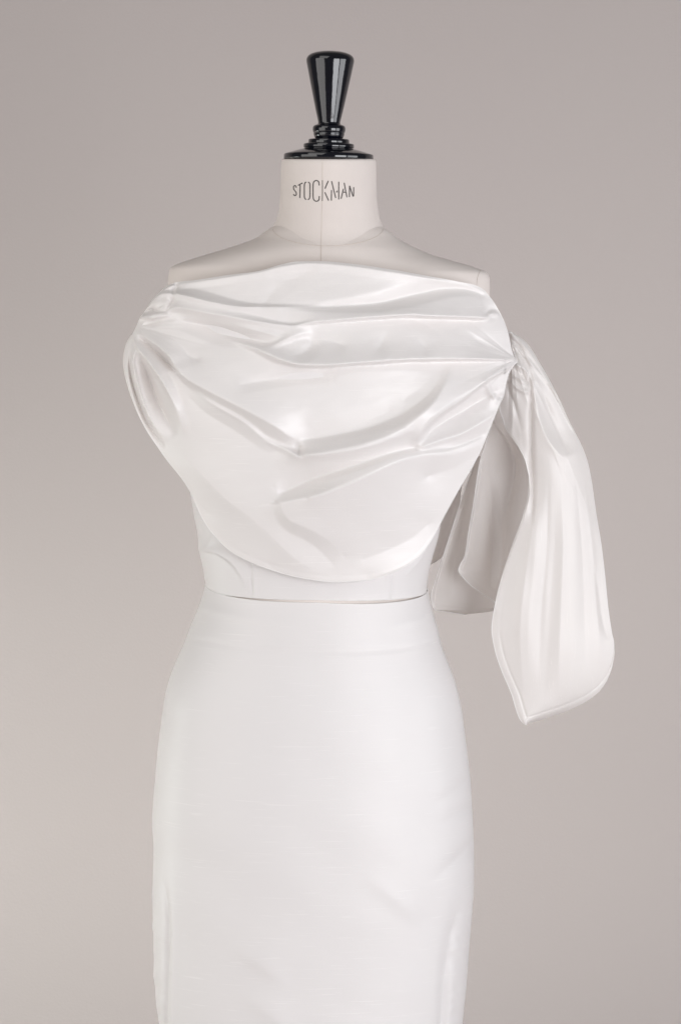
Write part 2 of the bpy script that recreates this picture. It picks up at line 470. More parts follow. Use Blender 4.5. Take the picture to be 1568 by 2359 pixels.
def skirt_extra(X, Y):
    side = np.clip((Y-2040)/120, 0, 1)*(np.clip((392-X)/10, 0, 1) + np.clip((X-1026)/14, 0, 1))
    low = np.clip((Y-1500)/300, 0, 1)
    return (1.6*folds(X, Y, SKF) + side*(6.0*smooth_noise(X, Y, 60, 75, 31, 25) + 3.0*smooth_noise(X, Y, 34, 30, 33, -35))
            + low*2.5*smooth_noise(X, Y, 300, 210, 41, 38) + 2.2*smooth_noise(X, Y, 520, 620, 4, 20) + 0.7*smooth_noise(X, Y, 160, 240, 9, -15))
skirt = mesh_grid('silk_skirt', loop(SKIRT, ky, dip=skirt_dip, extra=skirt_extra, p=2.25), SKIRT_M, wrap=True)
tag(skirt, 'plain white silk pencil skirt, high at the waist, fitted over the hips', 'skirt')
rim = loop(SKIRT, ky[:2], dip=skirt_dip, p=2.25)[0]
e_ = tube('waist_edge', np.vstack([rim, rim[:1]]), 0.0005, SILK_TRIM, seg=8); e_.parent = skirt

# ------------------------------------------------------------------ draped top
top = empty('draped_top', (0, 0, 0.65))
bpy.context.view_layer.update()

BOD = [(720, 382, 1112, 204, 132), (760, 378, 1112, 216, 132), (850, 392, 1108, 238, 131), (950, 402, 1094, 242, 131), (1050, 426, 1064, 228, 126), (1145, 440, 1026, 208, 121),
       (1185, 447, 1017, 200, 119), (1230, 455, 1009, 192, 118), (1268, 459, 998, 186, 117), (1310, 468, 987, 180, 116), (1340, 473, 983, 176, 116), (1352, 475, 982, 174.8, 116)]
def bod_dip(cn, Y, sn):
    t = np.clip((Y-1000)/352, 0, 1)
    return (np.where(sn > 0, 1, 0)*np.abs(sn)**1.1*29 + 9*np.clip(cn, 0, 1))*t
BF = [
    [(452, 1266, 3, 10, 5), (478, 1268, 7, 14, 4), (505, 1275, 8, 18, 4), (535, 1296, 7, 22, 4), (556, 1325, 4, 20, 6), (566, 1360, 0, 20, 8)],
    [(500, 1215, 1, 8, 8), (488, 1240, 2.5, 7, 7), (476, 1262, 2, 7, 7)],
    [(446, 1180, 2, 10, 8), (462, 1215, 4, 10, 8), (470, 1255, 0, 10, 8)],
    [(990, 1250, 3, 10, 10), (960, 1295, 4, 10, 8), (925, 1335, 0, 10, 8)],
    [(470, 1330, 3, 10, 6), (490, 1345, 0, 10, 6)],
    [(575, 1230, -3.0, 3, 3), (578, 1300, -3.4, 3, 3), (581, 1375, -3.4, 3, 3)], [(583, 1230, 1.2, 2, 9), (586, 1300, 1.4, 2, 9), (589, 1375, 1.4, 2, 9)],
    [(908, 1230, -3.0, 3, 3), (905, 1300, -3.4, 3, 3), (903, 1380, -3.4, 3, 3)], [(896, 1230, 1.2, 8, 4), (894, 1300, 1.4, 8, 4), (892, 1380, 1.4, 8, 4)],
]
by = np.concatenate([np.linspace(720, 1120, 60), np.linspace(1123, 1352, 110)])
bod = mesh_grid('under_bodice', loop(BOD, by, dip=bod_dip, extra=lambda X, Y: folds(X, Y, BF) + 1.0*smooth_noise(X, Y, 160, 130, 3), p=2.25), SKIRT_M, wrap=True)
keep_parent(bod, top)
r_ = loop(BOD, by[-2:], dip=bod_dip, p=2.25)[-1]
e_ = tube('hem', np.vstack([r_, r_[:1]]), 0.0005, SILK_TRIM, seg=8); e_.parent = bod
# ---- front drape: one wide cowl panel gathered at both shoulders
TOPE = [(286, 828), (290, 797), (302, 775), (314, 752), (322, 733), (336, 714), (352, 689), (368, 673), (388, 657), (407, 650), (450, 645), (523, 633.6), (591, 625), (652, 608), (686, 602),
        (737, 601.5), (806, 607), (891, 619), (976, 634), (1061, 649.5), (1092, 656), (1112, 666), (1129, 685), (1146, 711), (1158, 734), (1170, 768), (1178, 805), (1186, 826), (1191, 830)]
BOTE = [(286, 834), (290, 862), (300, 897), (312, 936), (336, 987), (363, 1028), (387, 1062), (420, 1103), (440, 1135), (465, 1190), (485, 1222), (540, 1275), (610, 1307), (690, 1330), (770, 1340),
        (850, 1335), (920, 1312), (960, 1285), (1000, 1232), (1017, 1198), (1060, 1120), (1100, 1050), (1130, 980), (1150, 930), (1160, 908), (1164, 885), (1172, 858), (1182, 842), (1191, 833)]
NU, NV = 380, 320
u = (1 - np.cos(np.pi*(0.03 + 0.94*np.linspace(0, 1, NU)))) / 2; u = (u - u[0]) / (u[-1] - u[0])
xs = 286 + (1191-286)*u
v = np.linspace(0, 1, NV)[:, None]
GX = np.repeat(xs[None, :], NV, 0)
ty, byy = pchip(TOPE, xs), pchip(BOTE, xs)
GY = ty[None, :] + (byy-ty)[None, :]*v

def drape_base(X, Y):
    yk = [590, 640, 700, 780, 860, 950, 1050, 1150, 1250, 1345]
    D = pchip(list(zip(yk, [186, 198, 214, 232, 246, 254, 250, 236, 216, 198])), Y)
    W = pchip(list(zip(yk, [430, 440, 460, 486, 492, 476, 436, 392, 352, 330])), Y)
    xn = np.clip(np.abs((X - 752)/W), 0, 0.998)
    a = -D*(1 - xn**2.3)**0.62
    b = front_d(TORSO, X, Y, 2.15) - 7
    k = 6.0
    return -k*np.logaddexp(-a/k, -b/k)

CF = [
    # neckline fold, rolled edge
    [(407, 655, 2, 6, 10), (523, 639, 3, 6, 12), (652, 614, 4, 6, 14), (737, 607, 4, 6, 14), (891, 625, 4, 6, 14), (1061, 655, 3, 6, 10), (1112, 672, 2, 6, 8)],
    # soft dents in the upper yoke
    [(620, 640, 0, 30, 26), (665, 645, -3.5, 28, 24), (700, 632, -2.5, 26, 22), (730, 618, 0, 20, 18)],
    [(650, 645, 0, 26, 22), (632, 668, -3, 26, 20), (610, 698, -2, 22, 20)],
    # first crease under the neckline: the roll below stands proud, softening to the right
    [(352, 686, 6, 4, 12), (372, 677, 9, 4, 16), (401, 676, 13, 8, 22), (436, 683, 16, 14, 24), (484, 695, 15, 15, 22), (550, 706, 12, 9, 24), (600, 706, 9, 4, 26), (660, 707, 6, 4, 26), (710, 707, 3, 5, 26), (750, 706, 0, 6, 26)],
    [(640, 707, 0, 8, 6), (720, 707, -4, 10, 8), (800, 704, -8, 14, 12), (878, 697, -14, 20, 16), (950, 680, -14, 22, 18), (1010, 667, -11, 20, 18), (1060, 664, -7, 16, 14), (1100, 674, -4, 12, 10), (1125, 690, 0, 10, 10)],
    # the long light roll running right from the left gather
    [(330, 728, 6, 8, 6), (365, 722, 8, 10, 7), (404, 708, 9, 12, 9), (450, 716, 11, 14, 10), (527, 729, 11, 12, 14), (598, 741, 10, 8, 18), (650, 747, 8, 3, 22), (680, 749, 6, 3, 22), (720, 742, 2, 4, 20), (740, 741, 0, 4, 20)],
    # same crease to the right of centre: now the upper cloth is proud
    [(670, 748, 0, 30, 4), (737, 741, 8, 34, 3), (790, 737, 10, 36, 3), (878, 731, 13, 38, 3), (931, 728, 14, 38, 3), (974, 729, 14, 38, 3), (1046, 732, 13, 36, 3), (1110, 733, 10, 30, 3), (1136, 724, 5, 12, 3), (1150, 722, 2, 8, 3)],
    [(1140, 735, 0, 8, 6), (1120, 722, -5, 9, 7), (1136, 712, -3, 8, 6), (1156, 726, -3, 7, 5)],
    # deep warm hollow on the left between the roll and the big panel
    [(400, 735, 0, 14, 16), (440, 743, -10, 9, 20), (490, 752, -18, 9, 28), (535, 766, -18, 10, 26), (580, 781, -12, 11, 20), (625, 790, -5, 12, 14), (650, 784, 0, 12, 12)],
    [(520, 742, 0, 9, 9), (570, 756, 4, 9, 9), (620, 768, 5, 9, 9), (655, 775, 0, 9, 9)],
    [(600, 802, 0, 8, 8), (640, 790, 5, 10, 8), (680, 772, 5, 12, 9), (720, 762, 0, 12, 9)],
    [(690, 776, 0, 14, 16), (720, 788, -5, 18, 16), (700, 812, -4, 18, 14), (660, 822, 0, 12, 10)],
    [(705, 775, 0, 10, 14), (770, 788, -4, 14, 20), (800, 800, 0, 14, 20)],
    # second big crease: cloth above laps over the panel below
    [(505, 768, 0, 6, 6), (550, 788, 6, 14, 7), (593, 803, 10, 22, 9), (636, 824, 15, 28, 8), (687, 840, 17, 34, 4), (754, 843, 17, 40, 3), (814, 838, 16, 40, 3), (878, 834, 16, 40, 3), (930, 830, 16, 40, 3), (1010, 829, 15, 40, 3),
     (1090, 828, 14, 36, 3), (1140, 828, 10, 22, 3), (1172, 829, 5, 10, 3), (1188, 830, 0, 6, 3)],
    # light and dark dents between the creases on the right
    [(895, 755, 0, 24, 24), (880, 790, -3, 24, 22), (860, 815, 0, 20, 20)], [(960, 775, 0, 16, 16), (975, 800, -2.5, 20, 22), (985, 825, 0, 16, 16)],
    [(1075, 760, 0, 12, 12), (1100, 785, -2.5, 16, 18), (1130, 805, 0, 12, 12)], [(935, 730, 0, 10, 12), (980, 748, -3, 12, 14), (1020, 775, 0, 12, 12)],
    # below the crease: hanging shadow hollow left of centre
    [(540, 890, 0, 14, 16), (600, 878, -5, 14, 16), (680, 866, -9, 14, 16), (740, 866, -5, 12, 14), (780, 874, 0, 10, 12)],
    # big roll: on the left the upper cloth laps over; on the right the cloth below steps forward
    [(318, 768, 3, 10, 3), (340, 781, 8, 16, 3), (372, 804, 13, 24, 3), (389, 821, 16, 28, 3), (404, 847, 18, 32, 4), (430, 872, 18, 40, 8), (470, 895, 18, 50, 16), (520, 920, 19, 56, 22), (572, 947, 19, 60, 24), (628, 978, 16, 60, 22), (665, 1003, 8, 50, 16), (690, 1015, 0, 40, 14)],
    [(640, 1034, 0, 8, 30), (686, 1050, 9, 16, 40), (712, 1047, 17, 26, 50), (753, 1040, 22, 32, 60), (837, 1024, 25, 36, 60), (921, 991, 25, 38, 56), (963, 960, 22, 38, 50), (1000, 926, 14, 34, 44), (1026, 885, 10, 28, 36), (1034, 856, 4, 22, 28), (1030, 842, 0, 20, 20)],
    [(440, 896, 0, 6, 12), (488, 930, 5, 7, 18), (558, 970, 6, 7, 20), (617, 1017, 5, 6, 16), (640, 1030, 0, 6, 10)],
    # sharp dimple where the folds meet
    [(612, 1014, 0, 5, 6), (640, 1026, 4, 4, 9), (668, 1038, 6, 4, 10), (686, 1049, 7, 4, 9), (692, 1054, 0, 4, 6)],
    [(687, 1018, 0, 10, 8), (687, 1032, -7, 14, 7), (686, 1047, -7, 12, 6), (685, 1053, 0, 8, 6)],
    [(690, 1048, 3, 8, 9), (740, 1046, 4, 10, 12), (815, 1036, 4, 14, 16), (900, 1012, 3, 16, 18), (960, 985, 0, 16, 18)],
    # third fold: the cloth below swells forward, its long upper slope in shade
    [(640, 1158, 7, 8, 40), (684, 1150, 17, 20, 70), (740, 1138, 25, 30, 80), (809, 1110, 27, 36, 76), (865, 1084, 25, 32, 66), (921, 1060, 20, 26, 50), (963, 1049, 13, 16, 40), (1033, 1038, 11, 15, 30), (1089, 1018, 8, 14, 22), (1118, 1002, 0, 12, 16)],
    # the swelling's edge turns away at the lower left
    [(642, 1150, 2, 40, 8), (652, 1180, 7, 80, 14), (672, 1201, 9, 90, 18), (720, 1222, 9, 90, 20), (765, 1250, 6, 80, 24), (800, 1290, 0, 70, 24)],
    # lower left turning of the panel
    [(400, 1030, 0, 50, 30), (450, 1080, 7, 70, 34), (516, 1146, 10, 90, 38), (580, 1195, 10, 90, 40), (640, 1250, 9, 80, 40), (690, 1295, 5, 60, 30), (740, 1318, 0, 40, 20)],
    [(1012, 1230, 4, 26, 20), (965, 1282, 7, 34, 20), (905, 1314, 6, 36, 20), (830, 1332, 0, 30, 18)][::-1],
    # troughs above the two forward-stepping folds
    [(690, 1014, 0, 20, 10), (712, 1011, -7, 24, 10), (753, 1005, -9, 32, 10), (837, 988, -10, 36, 10), (907, 962, -9, 36, 12), (949, 938, -7, 34, 14), (984, 910, -4, 30, 14), (1006, 880, -2, 24, 12), (1010, 856, 0, 14, 8)],
    [(640, 1143, 0, 14, 6), (660, 1130, -8, 22, 8), (712, 1106, -10, 30, 9), (768, 1087, -11, 34, 10), (815, 1073, -11, 34, 10), (893, 1046, -8, 28, 8), (949, 1032, -6, 16, 6), (975, 1034, 0, 10, 5)],
    # recesses under the two lapped creases
    [(760, 741, 0, 2, 16), (850, 734, -5, 2, 20), (931, 729, -8, 2, 26), (1000, 731, -9, 2, 24), (1080, 733, -7, 2, 20), (1120, 734, 0, 2, 16)],
    [(690, 842, 0, 2, 20), (754, 844, -6, 2, 18), (820, 839, -5, 2, 14), (900, 833, -5, 2, 14), (980, 830, -7, 2, 18), (1060, 829, -6, 2, 16), (1120, 829, 0, 2, 12)],
    # bright pocket on the right under the lapped edge
    [(1190, 832, 4, 6, 3), (1165, 851, 12, 24, 3), (1119, 878, 18, 44, 3), (1063, 922, 20, 50, 3), (1016, 953, 20, 50, 4), (990, 976, 17, 40, 5), (971, 998, 12, 30, 6), (962, 1016, 6, 20, 7), (962, 1030, 0, 12, 8)][::-1],
    [(975, 1012, 0, 10, 12), (1000, 985, -10, 16, 18), (1050, 955, -16, 22, 24), (1100, 925, -14, 22, 24), (1135, 905, -6, 14, 14), (1150, 895, 0, 10, 10)],
    [(966, 1030, 5, 7, 7), (985, 1024, 8, 10, 8), (1020, 1012, 8, 12, 10), (1060, 1000, 8, 14, 10), (1100, 978, 8, 14, 12), (1132, 958, 5, 12, 10), (1145, 945, 0, 8, 8)],
    [(990, 1038, 0, 6, 8), (1046, 1030, -6, 8, 12), (1100, 1008, -7, 8, 12), (1122, 990, 0, 6, 8)],
    [(1120, 880, 3, 4, 8), (1128, 900, 6, 4, 10), (1140, 916, 7, 5, 9), (1152, 922, 0, 4, 6)], [(1128, 922, 0, 6, 6), (1146, 916, -5, 7, 6), (1162, 914, -5, 7, 6)],
    # left gather: small stacked pleats
    [(368, 676, 3, 5, 9), (380, 664, 6, 7, 12), (398, 658, 6, 8, 12), (404, 664, 2, 8, 8)],
    [(408, 652, -5, 5, 5), (404, 664, -6, 4, 5), (399, 674, -6, 4, 4)],
    [(344, 704, 4, 12, 9), (362, 698, 7, 14, 12), (384, 695, 7, 14, 12), (394, 693, 0, 10, 8)],
    [(334, 722, -6, 4, 4), (350, 711, -8, 4, 4), (362, 716, -8, 4, 4), (380, 716, -8, 4, 4), (391, 706, -7, 4, 5), (399, 690, -4, 5, 5), (404, 680, 0, 5, 5)],
    [(314, 738, 6, 7, 3), (329, 731, 8, 8, 3), (351, 733, 8, 8, 3), (378, 728, 7, 8, 4), (396, 724, 0, 8, 6)],
    [(330, 742, 0, 5, 7), (350, 742, -5, 5, 9), (372, 738, 0, 5, 7)],
    # left side: hanging loop fold (teardrop) and its neighbours
    [(318, 776, 0, 6, 6), (342, 792, -13, 6, 8), (370, 818, -18, 6, 9), (390, 840, -18, 6, 7), (404, 853, -8, 5, 5), (412, 860, 0, 5, 4)],
    [(309, 779, 5, 10, 3), (318, 803, 12, 16, 3), (337, 828, 17, 18, 3), (357, 855, 19, 18, 3), (377, 885, 18, 16, 4), (396, 921, 14, 15, 5), (411, 957, 8, 14, 9), (420, 984, 4, 14, 12), (418, 1004, 0, 12, 12)],
    [(322, 812, 0, 8, 8), (334, 845, -16, 10, 10), (346, 880, -26, 12, 14), (362, 920, -28, 14, 16), (382, 958, -20, 15, 17), (395, 985, -10, 16, 16), (402, 1008, 0, 14, 14)],
    [(312, 806, 4, 5, 8), (307, 830, 7, 4, 9), (310, 855, 9, 4, 10), (319, 892, 9, 4, 11), (329, 925, 9, 4, 12), (345, 960, 7, 6, 16), (362, 990, 4, 8, 18), (384, 1016, 0, 10, 18)],
    [(300, 800, 0, 4, 4), (300, 850, -13, 4, 4), (307, 888, -17, 5, 4), (320, 927, -18, 6, 5), (337, 968, -16, 6, 5), (362, 1008, -11, 6, 6), (380, 1036, 0, 5, 6)],
]
def taut(X, Y, lst, box, step=1.5, foot_max=38.0):
    """pull the cloth tight between its crease lines: keep the folds' heights on the crests and feet,
    let the cloth span straight between them"""
    x0, x1, y0, y1 = box
    nx, ny = int((x1-x0)/step)+1, int((y1-y0)/step)+1
    rx, ry = np.meshgrid(x0 + step*np.arange(nx), y0 + step*np.arange(ny))
    R = folds(rx, ry, lst)
    fix = np.zeros(R.shape, bool)
    def mark(px_, py_):
        a = np.rint((px_-x0)/step).astype(int); b = np.rint((py_-y0)/step).astype(int)
        ok = (a >= 0) & (a < nx) & (b >= 0) & (b < ny)
        fix[b[ok], a[ok]] = True
    for f in lst:
        q = catmull(f, 40)
        if len(q) < 3: continue
        keep = np.abs(q[:, 2]) > 0.15*np.abs(q[:, 2]).max()
        t = np.gradient(q[:, :2], axis=0); t /= np.linalg.norm(t, axis=1)[:, None] + 1e-9
        nrm = np.stack([-t[:, 1], t[:, 0]], 1)
        mark(q[keep, 0], q[keep, 1])
        for sgn, k in ((-1, 3), (1, 4)):
            w = q[:, k]; kk = keep & (w <= foot_max)
            o = q[:, :2] + sgn*nrm*(1.35*w)[:, None]
            mark(o[kk, 0], o[kk, 1])
    def relax(A, F, V, n):
        for _ in range(n):
            P_ = np.pad(A, 1, mode='edge')
            A = 0.25*(P_[:-2, 1:-1] + P_[2:, 1:-1] + P_[1:-1, :-2] + P_[1:-1, 2:])
            A = np.where(F, V, A)
        return A
    levels = [(R, fix)]
    while min(levels[-1][0].shape) > 24:
        V, F = levels[-1]
        h2, w2 = (V.shape[0]+1)//2, (V.shape[1]+1)//2
        Vp = np.pad(V, ((0, 2*h2-V.shape[0]), (0, 2*w2-V.shape[1])), mode='edge'); Fp = np.pad(F, ((0, 2*h2-F.shape[0]), (0, 2*w2-F.shape[1])))
        c = Fp.reshape(h2, 2, w2, 2).sum((1, 3)); sv = (Vp*Fp).reshape(h2, 2, w2, 2).sum((1, 3))
        av = Vp.reshape(h2, 2, w2, 2).mean((1, 3))
        levels.append((np.where(c > 0, sv/np.maximum(c, 1), av), c > 0))
    A = levels[-1][0]
    for k in range(len(levels)-1, -1, -1):
        V, F = levels[k]
        if A.shape != V.shape:
            A = np.repeat(np.repeat(A, 2, 0), 2, 1)[:V.shape[0], :V.shape[1]]
        A = relax(A, F, V, 160)
    for _ in range(3):
        P_ = np.pad(A, 1, mode='edge')
        A = 0.5*A + 0.125*(P_[:-2, 1:-1] + P_[2:, 1:-1] + P_[1:-1, :-2] + P_[1:-1, 2:])
    gx = np.clip((X-x0)/step, 0, nx-1.001); gy = np.clip((Y-y0)/step, 0, ny-1.001)
    ia, ib = gx.astype(int), gy.astype(int); fa, fb = gx-ia, gy-ib
    T = (A[ib, ia]*(1-fa)*(1-fb) + A[ib, ia+1]*fa*(1-fb) + A[ib+1, ia]*(1-fa)*fb + A[ib+1, ia+1]*fa*fb)
    S = folds(X, Y, lst)
    return 0.82*T + 0.18*S

B0 = drape_base(GX, GY)
H = 1.75*taut(GX, GY, CF, (280, 1196, 594, 1346))
def gathers(X, Y, cx, cy, n, reach, amp, seed, lo, hi):
    """fine pleats fanning out of a gathered point"""
    th = np.arctan2(Y-cy, X-cx); r = np.hypot(X-cx, Y-cy)
    r_ = np.random.RandomState(seed); out = np.zeros(X.shape)
    for k in range(n):
        a = lo + (hi-lo)*(k + 0.2 + 0.6*r_.rand())/n
        L = reach*(0.4 + 0.9*r_.rand()); w = 2.2 + 0.035*r
        d = r*np.abs(np.angle(np.exp(1j*(th-a-0.0006*r*(r_.rand()-0.5)))))
        out += amp*(0.4 + r_.rand())*np.exp(-d/w)*np.exp(-(r/L)**2)*np.clip(r/12, 0, 1)*(1 if r_.rand() > 0.35 else -0.8)
    return out
H += gathers(GX, GY, 322, 752, 13, 120, 2.3, 7, -0.75, 1.0)
H += gathers(GX, GY, 1186, 826, 13, 130, 2.4, 8, math.pi - 0.95, math.pi + 0.75)
H += 1.4*smooth_noise(GX, GY, 230, 120, 21, 15) + 0.5*smooth_noise(GX, GY, 60, 40, 5, -10)
# fade at outline so the cloth closes on itself, plus a turned hem
eb = byy[None, :] - GY
hemmask = np.clip((GX-430)/60, 0, 1)*np.clip((1020-GX)/40, 0, 1)
H += hemmask*(0.5*np.exp(-((eb-4)/6.0)**2) - 0.3*np.exp(-((eb-13)/3.0)**2))
et = GY - ty[None, :]
H *= (1 - 0.85*np.exp(-(et/3.0)**2))
front = mesh_grid('front_drape', P(GX, GY, B0 - H), SILK)
keep_parent(front, top)
hb = P(GX, GY, B0 - H)[-1]
h_ = tube('hem', hb, 0.0004, SILK_TRIM, seg=6); h_.parent = front
front['label'] = 'wide cowl panel with deep horizontal folds and a curved hem'

# ---- back of the cowl, closing the garment behind the shoulders
xb = np.linspace(330, 1165, 120)
yt = pchip([(330, 742), (360, 700), (400, 668), (500, 655), (752, 650), (1000, 658), (1095, 672), (1140, 720), (1165, 775)], xb)
yb_ = pchip([(330, 770), (380, 960), (450, 1080), (600, 1180), (752, 1200), (900, 1180), (1030, 1080), (1110, 960), (1165, 800)], xb)
vv_ = np.linspace(0, 1, 90)[:, None]
BX = np.repeat(xb[None, :], 90, 0); BY = yt[None, :] + (yb_-yt)[None, :]*vv_
bd = 152*(1 - np.clip(np.abs((BX-752)/480), 0, 0.99)**2.4)**0.6 + 6 + 9*np.sin(BY/26 + 1.2*np.cos((BX-752)/180))*np.clip(vv_*4, 0, 1)
back = mesh_grid('back_drape', P(BX, BY, bd), SILK); keep_parent(back, top)

# ---- row-wise sheets for the hanging right sleeve
def sheet(name, L, R, y0, y1, nv, nu, base, fl, material, ease=True, hem=None, jitter=0.0, seed=1, fan=None):
    t = np.linspace(0, 1, nv); yy = y0 + (y1-y0)*t
    if hem: yy = y0 + (y1-y0)*np.sin(t*math.pi/2)**0.75 if False else y0 + (y1-y0)*(1-(1-t)**1.5)
    xl, xr = pchip(L, yy), pchip(R, yy)
    uu = np.linspace(0, 1, nu)[None, :]
    if ease: uu = 0.5*uu + 0.5*(1-np.cos(np.pi*uu))/2
    X = xl[:, None] + (xr-xl)[:, None]*uu; Y = np.repeat(yy[:, None], nu, 1)
    d = base(X, Y, uu) - folds(X, Y, fl)
    if jitter: d = d + jitter*smooth_noise(X, Y, 70, 260, seed)
    if hem: d = d - hem(X, Y, uu, xl[:, None], xr[:, None])
    if fan: d = d - gathers(X, Y, *fan)
    pts = P(X, Y, d)
    o = mesh_grid(name, pts, material); keep_parent(o, top)
    h_ = tube('hem', np.vstack([pts[::-1, -1], pts[:, 0], pts[-1, 1:]])[nv:] if hem else pts[:, -1], 0.0005, SILK_TRIM, seg=6)
    h_.parent = o; h_.matrix_parent_inverse = o.matrix_world.inverted() if False else h_.matrix_parent_inverse
    return o

S1L = [(768, 1171), (800, 1176), (830, 1172), (850, 1160), (880, 1156), (905, 1152), (940, 1150), (965, 1158), (987, 1165), (1010, 1181), (1031, 1195), (1061, 1209), (1081, 1214), (1101, 1218), (1130, 1217), (1185, 1205), (1255, 1180),
       (1330, 1155), (1390, 1140), (1450, 1132), (1500, 1140), (1545, 1155), (1600, 1178), (1640, 1190), (1655, 1196), (1664, 1203), (1668.5, 1209)]
S1R = [(768, 1184), (775, 1196), (795, 1217), (832, 1240), (870, 1262), (925, 1290), (970, 1310), (1020, 1336), (1065, 1353), (1110, 1362), (1180, 1372), (1260, 1385), (1330, 1393), (1400, 1400), (1460, 1409), (1478, 1413), (1500, 1414),
       (1530, 1410), (1560, 1400), (1590, 1381), (1615, 1350), (1635, 1310), (1653, 1260), (1664, 1224), (1668.5, 1212)]
def s1_base(X, Y, u):
    f = pchip([(768, 16), (850, 34), (1000, 50), (1200, 52), (1450, 46), (1668, 24)], Y)
    c = pchip([(768, -62), (850, -60), (1000, -45), (1668, -50)], Y)
    return c - f*np.sin(np.pi*np.clip(u*0.86+0.10, 0, 1))**0.8 + 30*u*np.clip((Y-820)/300, 0, 1)
S1F = [
    # knot pleats at the top
    [(1172, 786, 0, 4, 5), (1190, 792, -6, 4, 5), (1206, 818, -7, 5, 6), (1222, 862, -6, 6, 8), (1236, 910, 0, 6, 8)],
    [(1174, 806, 0, 4, 4), (1192, 810, -8, 4, 5), (1206, 832, -9, 5, 5), (1216, 862, -8, 5, 6), (1222, 900, -8, 6, 6), (1223, 980, -12, 6, 8), (1224, 1060, -12, 6, 9), (1226, 1140, -9, 7, 10), (1222, 1220, 0, 8, 12)],
    [(1164, 846, 0, 3, 6), (1184, 841, 9, 7, 3), (1208, 852, 9, 9, 3), (1216, 868, 4, 8, 3)],
    [(1180, 850, 0, 5, 7), (1200, 862, -9, 6, 8), (1212, 880, -9, 6, 7), (1216, 895, 0, 5, 6)],
    [(1160, 850, 3, 5, 5), (1180, 862, 6, 6, 5), (1200, 876, 6, 6, 5), (1215, 888, 3, 5, 5)],
    [(1166, 872, 3, 5, 6), (1185, 890, 7, 7, 4), (1203, 902, 8, 8, 4), (1215, 902, 5, 8, 4)],
    [(1164, 880, 0, 5, 6), (1178, 915, -7, 6, 9), (1190, 950, -6, 6, 10), (1200, 1000, 0, 6, 10)],
    # long fold lines running down from the knot
    [(1199, 789, 3, 12, 3), (1220, 815, 5, 14, 3), (1241, 845, 6, 14, 3), (1279, 911, 6, 14, 3), (1309, 973, 4, 12, 3), (1325, 1004, 0, 10, 3)],
    [(1226, 880, 6, 10, 9), (1231, 920, 9, 10, 12), (1241, 961, 10, 10, 14), (1259, 1010, 9, 12, 16), (1284, 1043, 5, 12, 14), (1304, 1060, 0, 12, 12)],
    [(1245, 890, 0, 10, 12), (1262, 940, -10, 12, 14), (1282, 990, -12, 20, 20), (1298, 1022, -9, 20, 16), (1304, 1050, 0, 18, 16)],
    [(1320, 990, 0, 14, 10), (1326, 1022, 3, 16, 10), (1318, 1048, 3, 14, 12), (1300, 1062, 0, 14, 12)],
    # opening edge curling forward
    [(1166, 985, 4, 4, 10), (1195, 1031, 7, 4, 12), (1212, 1075, 9, 4, 12), (1219, 1110, 9, 4, 12), (1217, 1150, 8, 4, 12), (1195, 1220, 6, 4, 14), (1160, 1320, 5, 4, 16), (1138, 1400, 4, 4, 14)][::-1],
    # soft tubes down the length
    [(1236, 1120, 0, 20, 20), (1232, 1220, 5, 26, 30), (1225, 1330, 6, 30, 40), (1215, 1450, 6, 30, 40), (1215, 1580, 0, 30, 30)],
    [(1275, 1100, 0, 20, 20), (1275, 1250, -4, 24, 30), (1266, 1400, -5, 26, 34), (1256, 1550, -3, 24, 30), (1245, 1640, 0, 20, 20)],
    [(1318, 1090, 0, 24, 24), (1322, 1250, 5, 34, 34), (1320, 1400, 5, 40, 40), (1310, 1560, 3, 34, 34), (1300, 1620, 0, 20, 20)],
    [(1362, 1280, 0, 10, 12), (1376, 1360, -6, 12, 10), (1386, 1430, -6, 12, 10), (1400, 1475, 0, 10, 8)],
    [(1236, 1150, 0, 8, 10), (1212, 1300, 3, 10, 16), (1196, 1450, 4, 12, 18), (1205, 1600, 0, 12, 18)],
    [(1262, 1080, 0, 8, 10), (1258, 1250, -3, 10, 16), (1244, 1420, -4, 12, 18), (1240, 1600, 0, 14, 18)],
    [(1290, 1090, 0, 8, 10), (1296, 1250, 3, 10, 14), (1290, 1420, 4, 12, 18), (1284, 1600, 0, 14, 18)],
    [(1322, 1080, 0, 8, 10), (1338, 1250, -3, 8, 14), (1344, 1400, -4, 12, 16), (1346, 1560, 0, 14, 18)],
    [(1342, 1090, 0, 8, 8), (1362, 1250, 3, 8, 10), (1374, 1400, 4, 10, 10), (1384, 1540, 0, 10, 12)],
]
def s1_hem(X, Y, u, xl, xr):
    bot = pchip([(1205, 1669), (1215, 1667), (1260, 1653), (1310, 1635), (1350, 1615), (1381, 1590), (1400, 1560), (1410, 1530), (1414, 1500)], X)
    e = np.where(X > 1200, bot - Y, 99)
    el = (X - xl)*0.9
    e = np.minimum(e, el)
    return np.clip((Y-1380)/120, 0, 1)*(1.1*np.exp(-((e-5)/7.0)**2) - 1.3*np.exp(-((e-16)/2.6)**2))
sleeve = sheet('sleeve_front', S1L, S1R, 768, 1668.5, 420, 190, s1_base, S1F, SILK_V, hem=s1_hem, jitter=1.6, seed=11, fan=(1174, 782, 12, 330, 4.2, 19, 0.75, 1.62))
sleeve['label'] = 'long flared sleeve panel hanging from the knotted shoulder'

